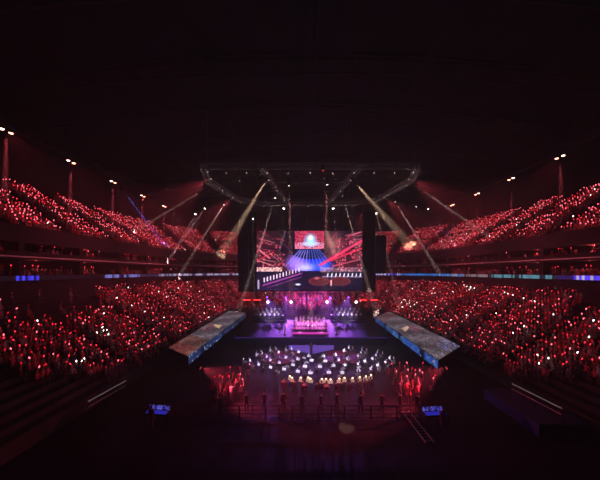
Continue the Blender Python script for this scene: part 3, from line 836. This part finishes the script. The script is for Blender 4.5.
# ------------------------------------------------------------------ speaker arrays and drapes beside the screen
for sx, px0, px1, nm in ((-1, 238, 256.0, 'left'), (1, 363.0, 376, 'right')):
    a = at(px0, 212, 71); b = at(px1, 292, 71)
    d = thing('side_drape', f'tall black drape hanging at the {nm} edge of the screen', 'drape', ((a.x+b.x)/2, 71.3, b.z))
    hw = (b.x-a.x)/2; H = a.z-b.z; cl = MB(); n = 48; vs = []
    for z in (0, H):
        for i in range(n+1): vs.append((-hw+2*hw*i/n, .14*math.sin(i*1.6), z))
    m_ = len(vs)
    vs += [(p[0], p[1]+.03, p[2]) for p in vs]
    fs = [(i, i+1, n+2+i, n+1+i) for i in range(n)] + [(m_+i+1, m_+i, m_+n+1+i, m_+n+2+i) for i in range(n)]
    cl.add(vs, fs).build('cloth', M['drape'], d, True)
    MB().tube((-hw,0,H+.05),(hw,0,H+.05), .06, 8).build('bar', M['steel'], d)
    for x in (-hw*.8, hw*.8): MB().tube((x,0,H+.05),(x,0,roofz(8)-b.z+.5), .03, 6).build('cable', M['steel'], d)
for px, nm in ((243,'left'), (380.5,'right')):
    p = at(px, 236, 66.5)
    la = thing('speaker_array', f'curved black line array of speakers hanging {nm} of the screen', 'speakers', (p.x, p.y, p.z))
    y = 0.; z = 0.
    for i in range(14):
        ang = math.radians(-2 + i*1.6); Mt = Matrix.Translation((0, y, z)) @ Matrix.Rotation(ang, 4, 'X')
        cb = MB().bbox((-1.25,-.45,-.62),(1.25,.45,0), .04, 0, Mt).build('cabinet', M['black'], la)
        z -= .64*math.cos(ang); y += .64*math.sin(ang)*.6
    MB().box((-1.1,-.3,.02),(1.1,.3,.16)).build('bumper', M['steel'], la)
    for x in (-.8, .8): MB().tube((x,0,.1),(x,0,roofz(p.x)-p.z+.2), .03, 6).build('chain', M['steel'], la)

# ------------------------------------------------------------------ lighting rig over the stage
RZ = 29.3
rig = thing('lighting_rig', 'eight-sided black truss lighting rig hanging over the stage', 'lighting rig', (0, 58, RZ))
oct_ = [(-17.6,45.8),(17.6,45.8),(19.2,53),(16.6,67),(11.5,71),(-11.5,71),(-16.6,67),(-19.2,53)]
for i in range(8):
    a, b = oct_[i], oct_[(i+1)%8]
    MB().truss((a[0],a[1]-58,0),(b[0],b[1]-58,0), .8, 1.2, .07, n=5).build('truss', M['truss'], rig)
for sx in (-1, 1):
    MB().truss((sx*8.2,45.8-58,0),(sx*5.0,71-58,0), .7, 1.2, .06, n=5).build('truss', M['truss'], rig)
MB().tube((-7.,53.5-58,-.2),(7.,53.5-58,-.2), .06, 8).build('cross_pipe', M['truss'], rig)
for x, y in ((-17,46),(-6,46),(6,46),(17,46),(-16,66.5),(16,66.5),(-7,71),(7,71)):
    MB().tube((x,y-58,.4),(x,y-58,roofz(x)-RZ+.2), .035, 6).build('cable', M['truss'], rig)

# small lamps added along the rig to light its trusses
for i, (x, y) in enumerate(oct_ + [(-7.6,50),(7.6,50),(-6.6,57),(6.6,57),(-5.6,65),(5.6,65)] + [(x, 46.2) for x in (-14.5,-11,-7.5,-3.8,0,3.8,7.5,11,14.5)] + [(x, 70.6) for x in (-8,-4,0,4,8)] + [(s_*x, y) for s_ in (-1,1) for x, y in ((18.2,49.5),(18.2,57),(17.3,62))]):
    l = bpy.data.lights.new('added_rig_light', 'POINT'); l.color = (1.,.72,.66); l.energy = 22; l.shadow_soft_size = .08
    o = bpy.data.objects.new('added_rig_light', l); COL.objects.link(o); o.location = (x*.965, 58+(y-58)*.965, RZ-.9)
    MBw = MB().lathe([(.03,.5),(.05,.12),(.13,.06),(.13,.03)], 10, 0, Matrix.Translation((x*.965, 58+(y-58)*.965, RZ-.85)))
    tag(MBw.build('added_rig_lamp', M['black']), 'small black work lamp hanging from the lighting rig truss', 'lamp', 'work lamps on the rig')

# moving head fixtures --------------------------------------------------------
def aim(v):
    return Vector(v).to_track_quat('-Z', 'Y')
def fixture(pos, target, label, lens, hang=.0, group=None, s=1.):
    """moving light: clamp base, yoke, head turned towards its target, lens"""
    pos = Vector(pos); d = (Vector(target)-pos).normalized(); q = aim(d).to_matrix().to_4x4()
    r = thing('moving_light', label, 'stage light', pos, 0, group)
    MB().bbox((-.24*s,-.24*s,.42*s),(.24*s,.24*s,.62*s), .03).tube((0,0,.62*s),(0,0,.62*s+.2), .04, 6).build('base', M['black'], r)
    yaw = math.atan2(d.y, d.x) - PI/2
    Y_ = Matrix.Rotation(yaw, 4, 'Z'); yk = MB()
    for sx in (-1, 1): yk.box((sx*.27*s-.03,-.06*s,-.05*s),(sx*.27*s+.03,.06*s,.4*s), 0, Y_)
    yk.box((-.3*s,-.07*s,.36*s),(.3*s,.07*s,.42*s), 0, Y_); yk.build('yoke', M['black'], r)
    MB().lathe([(.12*s,.3*s),(.2*s,.22*s),(.22*s,-.1*s),(.2*s,-.32*s),(.2*s,-.36*s)], 14, 0, q).build('head', M['black'], r, True)
    MB().lathe([(.19*s,-.36*s),(.12*s,-.40*s),(.01,-.41*s)], 14, 0, q).build('lens', lens, r, True)
    if hang: MB().tube((0,0,.7*s),(0,0,hang), .03, 6).build('drop_pipe', M['steel'], r)
    return r, pos + d*.47*s, d
def spot(pos, d, col, power, deg, blend=.3, rad=.12, name='beam_light'):
    l = bpy.data.lights.new(name, 'SPOT'); l.color = col; l.energy = power; l.spot_size = math.radians(deg); l.spot_blend = blend; l.shadow_soft_size = rad
    o = bpy.data.objects.new(name, l); COL.objects.link(o); o.location = pos; o.rotation_mode = 'QUATERNION'; o.rotation_quaternion = aim(d)
    return o
WARM = (1.,.60,.40); PINKW = (1.,.62,.58); RED = (1.,.08,.12)
def rig_pt(px, py, Z=28.6):
    return at(px, py, (Z-12)*F/(272-py))
# (source pixel, pixel the beam passes, depth there, colour, power, cone, where it hangs)
beams = [
 ((267,179),(224,250),84, WARM, 6.8e5, 5.6, 'inner left truss, front'), ((352,179),(408,243),84, WARM, 6.8e5, 5.6, 'inner right truss, front'),
 ((276,196),(263,236),64, PINKW, 9e5, 3.4, 'inner left truss, middle'), ((342,194),(354,236),64, PINKW, 9e5, 3.4, 'inner right truss, middle'),
 ((284,207),(281,240),69, PINKW, 5e5, 3.0, 'inner left truss, back'), ((333,207),(337,242),69, PINKW, 5e5, 3.0, 'inner right truss, back'),
 ((289,183),(290,232),57, (1.,.35,.35), 3.6e5, 5.0, 'left end of the cross pipe'), ((327,182),(326,235),57, (1.,.35,.35), 3.6e5, 5.0, 'right end of the cross pipe'),
 ((225,203),(203,238),70, PINKW, 8e5, 3.4, 'drop pipe left of the rig, inner'), ((394,200),(425,250),70, PINKW, 10e5, 3.4, 'drop pipe right of the rig, inner'),
 ((206,207),(165,265),68, (1.,.45,.5), 8e5, 3.2, 'drop pipe left of the rig, rear'), ((416,186),(468,222),57, PINKW, 8e5, 3.0, 'drop pipe right of the rig, front'),
 ((204,190),(172,209),60, PINKW, 5e5, 3.0, 'drop pipe left of the rig, front'), ((196,213),(168,262),70, (1.,.4,.45), 6e5, 2.8, 'drop pipe left of the rig, outermost'),
 ((376,212),(390,268),72, PINKW, 6e5, 2.8, 'back truss, right end'), ((253,217),(254,278),71, PINKW, 3e5, 2.2, 'back truss, left end'),
 ((415,205),(437,234),70, (1.,.3,.55), 4e5, 2.6, 'drop pipe right of the rig, rear'), ((427,208),(449,237),70, (.8,.3,.8), 4e5, 2.6, 'drop pipe right of the rig, outermost'),
 ((121,188),(140,213),62, (.12,.16,1.), 7e5, 4.0, 'left catwalk'),
]
PW = 1.0; BW = 1.8
for (sx_, sy_), (tx, ty), Yt, col, pw, deg, wh in beams:
    p = rig_pt(sx_, sy_, 28.6) if sy_ < 215 else at(sx_, sy_, 70.6)
    t = at(tx, ty, Yt)
    inside = 'truss' in wh or 'cross' in wh
    r, lp, d = fixture(p, t, f'moving light throwing a {"blue" if col[2]>.9 and col[0]<.5 else "pale" if col[1]>.5 else "reddish"} beam, {wh}', lens_blue if col[2] > .9 and col[0] < .5 else lens_white, 0 if inside and sy_ < 215 else roofz(p.x)-p.z+.2, None, 1.25)
    spot(lp, d, col, pw*BW, deg, .8)
# purple wash from a low truss hung under the big screen
lt = thing('backlight_truss', 'black truss just under the big screen carrying purple lights', 'truss', (0, 68.6, 7.0))
MB().truss((-13,0,0),(13,0,0), .6, 1.0, .05, n=5).build('truss', M['steel'], lt)
for x in (-12, -4.5, 4.5, 12): MB().tube((x,0,.3),(x,0,roofz(x)-7+.2), .03, 6).build('cable', M['steel'], lt)
for i, (x, tx, ty, col, pw, deg) in enumerate([(-10,-6.5,57,(.34,.10,1.),.38e5,40),(-5.5,-3,56,(.55,.13,1.),.44e5,40),(5.5,3,56,(.55,.13,1.),.44e5,40),(10,6.5,57,(.34,.10,1.),.38e5,40)]):
    r, lp, d = fixture((x, 68.4, 6.0), (tx, ty, 1.4), f'wash light tinting the stage purple, {("first","second","third","last")[i]} along the truss under the screen', glow('lens_violet', (.6,.3,1.), 4), 0, None, 1.1)
    spot(lp, d, col, pw*PW, deg, .8, .2, 'wash_light')
r, lp, d = fixture((.7, 68.0, 6.2), (.2, 49.5, 1.8), 'bright pink light in the middle of the truss under the screen', lens_dim, 0, None, 1.2)
spot(lp, d, (1.,.42,.8), 1.5e5, 8, .7, .1)
# side catwalks with lamp clusters ---------------------------------------------
for sx, nm, Ys in ((-1, 'left', (37.5,48.,58.7,69.6,80.5)), (1, 'right', (46.,56.8,67.8,79.))):
    X = sx*41.; cw = thing('catwalk', f'dark catwalk truss under the roof above the {nm} stand', 'catwalk', (X, 20, 31.9))
    MB().truss((0,0,0),(0,72,0), .9, 1.5, .06, n=5).build('truss', M['steel'], cw)
    MB().box((-.4,0,-.35),(.4,72,-.31)).build('walkway', M['steel'], cw)
    for i in range(9): MB().tube((0,.5+8.8*i,.4),(0,.5+8.8*i,roofz(X)-31.9+2.3), .04, 6).build('hanger', M['steel'], cw)
    for i, Y in enumerate(Ys):
        c = thing('lamp_cluster', f'cluster of bright lamps under the {nm} catwalk, {("nearest","second","third","fourth","fifth")[i]} from the camera', 'stage lamp', (X, Y, 31.1))
        MB().box((-.05,-1.1,.22),(.05,1.1,.3)).build('bar', M['steel'], c)
        for j, dy in enumerate((-.55, .6)):
            h = MB().lathe([(.14,.22),(.24,.05),(.27,-.18)], 12, 0, Matrix.Translation((0,dy,0))).build('housing', M['black'], c)
            MB().blob((0,dy,-.2), .25, .25, .14, 12, 6).build('lens', lens_red if j else lens_pinkish, h)
        spot((X, Y, 30.75), (sx*.02, .0, -1), (1.,.10,.14), 3.8e5*PW, 5.5 if sx < 0 else 4.5, .6, .2, 'down_light')
        spot((X-sx*.5, Y, 30.8), (-sx*.62, .05, -1), (1.,.07,.12), .015e5*PW, 62, .7, .3, 'added_flood')  # extra wide flood added beside the down light for the stand
# floods added to light the end stand, side stands and near floor
for x in (-14, 0, 14):  # unseen floods added so the end stand is lit
    r, lp, d = fixture((x, 72.6, 28.5 if x else 9.5), (x*1.5, 90, 5), f'red flood light behind the {"rig" if x else "big screen"} facing the end stand, {"left" if x<0 else "right" if x>0 else "middle"}', lens_dim, roofz(x)-(28.5 if x else 9.5)+.2, None, 1.)
    spot(lp, d, (1.,.10,.2) if x else (.75,.1,.75), .12e5 if x else .22e5, 70 if x else 100, .7, .3, 'added_flood')
for sx, nm in ((-1,'left'), (1,'right')):  # added so the crowd and balcony front take red light
    for k_, Y in enumerate((50., 63.)):
        r, lp, d = fixture((sx*(18.2 if k_ == 0 else 17.2), Y, 28.6), (sx*35, Y-12+8*k_, 9.5), f'red flood on the {nm} side of the rig facing the stand, {("nearer","farther")[k_]} one', lens_dim, 0, None, 1.)
        spot(lp, d, (1.,.09,.14), .12e5, 60, .9, .3, 'added_flood')
for sx, nm in ((-1,'left'), (1,'right')):  # unseen stand lamps added to redden the barrier floor
    p = Vector((sx*11.6+.6, 26.0, 3.2)); dv_ = Vector((sx*2.2+.6, 24.4, 0)) - p; dv_.normalize()
    r = thing('added_floor_light', f'red light on a short black stand at the {nm} end of the barrier', 'stage light', (p.x, p.y, 0))
    MB().tube((0,0,.05),(0,0,3.0), .03, 6).build('stand', M['black'], r)
    MB().lathe([(.35,0),(.33,.05),(.05,.07)], 12).build('base', M['black'], r)
    q = aim(dv_).to_matrix().to_4x4()
    MB().lathe([(.08,.2),(.16,.12),(.18,-.14),(.17,-.2)], 12, 0, Matrix.Translation((0,0,3.15)) @ q).build('housing', M['black'], r)
    MB().lathe([(.15,-.2),(.01,-.22)], 12, 0, Matrix.Translation((0,0,3.15)) @ q).build('lens', lens_dim, r)
    spot(p + dv_*.3, dv_, (1.,.06,.12), 8000, 60, .8, .1, 'added_floor_flood')
r, lp, d = fixture((2, 45.3, 28.6), (2.0, 21.6, 0), 'narrow light on the front truss aimed at the bare floor', lens_dim, 0, None, 1.)
spot(lp, d, (1.,.45,.4), .9e5, 2.2, .6, .1)
# footlights added to front-light the performers on the risers
for nm, x, y, tx, ty, tz, col, pw in (('pink light for the pink riser, left one', -2.2, 45.9, -1.2, 49, 3.2, (1.,.3,.75), 1700), ('pink light for the pink riser, right one', 2.2, 45.9, 1.2, 49, 3.2, (1.,.3,.75), 1700),
        ('pale light for the left rear riser', -7.8, 54.5, -8.2, 60, 3.4, (.85,.7,1.), 1800), ('pale light for the right rear riser', 7.8, 54.5, 8.2, 60, 3.4, (.85,.7,1.), 1800)):
    f = thing('added_footlight', f'small black footlight on the stage deck throwing {nm}', 'stage light', (x, y, ST))
    d = Vector((tx-x, ty-y, tz-ST-.3)); q = aim(d).to_matrix().to_4x4()
    MB().bbox((-.16,-.12,0),(.16,.12,.08), .02).build('base', M['black'], f)
    MB().lathe([(.05,.14),(.13,.08),(.14,-.12)], 12, 0, Matrix.Translation((0,0,.24)) @ q).build('housing', M['black'], f)
    MB().lathe([(.12,-.12),(.01,-.14)], 12, 0, Matrix.Translation((0,0,.24)) @ q).build('lens', lens_dim, f)
    spot(Vector((x,y,ST+.24)) + d.normalized()*.2, d, col, pw, 62, .8, .08, 'added_foot_light')
# unseen red lamps added to brighten the balcony boxes
bl_ = bpy.data.lights.new('added_box_light', 'POINT'); bl_.color = (1.,.12,.12); bl_.energy = 55; bl_.shadow_soft_size = .1
BM = MB().lathe([(.12,0),(.12,-.05),(.05,-.09)], 10)
bp = None
for x, y, nx, ny in loop(15.6, 7.6, 20.):
    if not inview((x, y, 13)) or (abs(x) < 12 and y > 70): continue
    for z, zz in ((13.5, 13.1), (15.5, 15.1)):
        if z > 14 and random.random() < .5: continue
        if bp is None: bp = BM.build('added_box_lamp', lens_dim)
        o = bp if bp.get('label') is None else bp.copy()
        if o is not bp: COL.objects.link(o)
        o.location = (x, y, z); tag(o, 'small round red lamp under the ceiling of a balcony box', 'lamp', 'lamps in the balcony boxes')
        l = bpy.data.objects.new('added_box_light', bl_); COL.objects.link(l); l.location = (x, y, zz-.1)

# ------------------------------------------------------------------ haze in the air, camera, colour management
w = bpy.data.worlds.new('world'); S.world = w; w.use_nodes = True
nt = w.node_tree; nt.nodes.clear()
out = nt.nodes.new('ShaderNodeOutputWorld'); bg = nt.nodes.new('ShaderNodeBackground')
bg.inputs['Color'].default_value = (0,0,0,1); nt.links.new(bg.outputs[0], out.inputs['Surface'])
vol = nt.nodes.new('ShaderNodeVolumeScatter'); vol.inputs['Density'].default_value = .0036; vol.inputs['Color'].default_value = (1,1,1,1)
vol.inputs['Anisotropy'].default_value = .1
nt.links.new(vol.outputs[0], out.inputs['Volume'])
cy_ = S.cycles
cy_.max_bounces = 3; cy_.diffuse_bounces = 2; cy_.glossy_bounces = 2; cy_.volume_bounces = 0; cy_.transmission_bounces = 2
cy_.sample_clamp_indirect = 2.0; cy_.use_denoising = True
cd = bpy.data.cameras.new('camera'); co = bpy.data.objects.new('camera', cd); COL.objects.link(co)
co.location = CAM; co.rotation_euler = (PI/2, 0, 0)
cd.sensor_width = 36; cd.lens = F/600*36; cd.shift_x = -2/600; cd.shift_y = 32/600; cd.clip_end = 400; cd.clip_start = .2
S.camera = co
S.view_settings.view_transform = 'Standard'; S.view_settings.look = 'None'; S.view_settings.exposure = 0; S.view_settings.gamma = 1
S.view_settings.use_curve_mapping = False
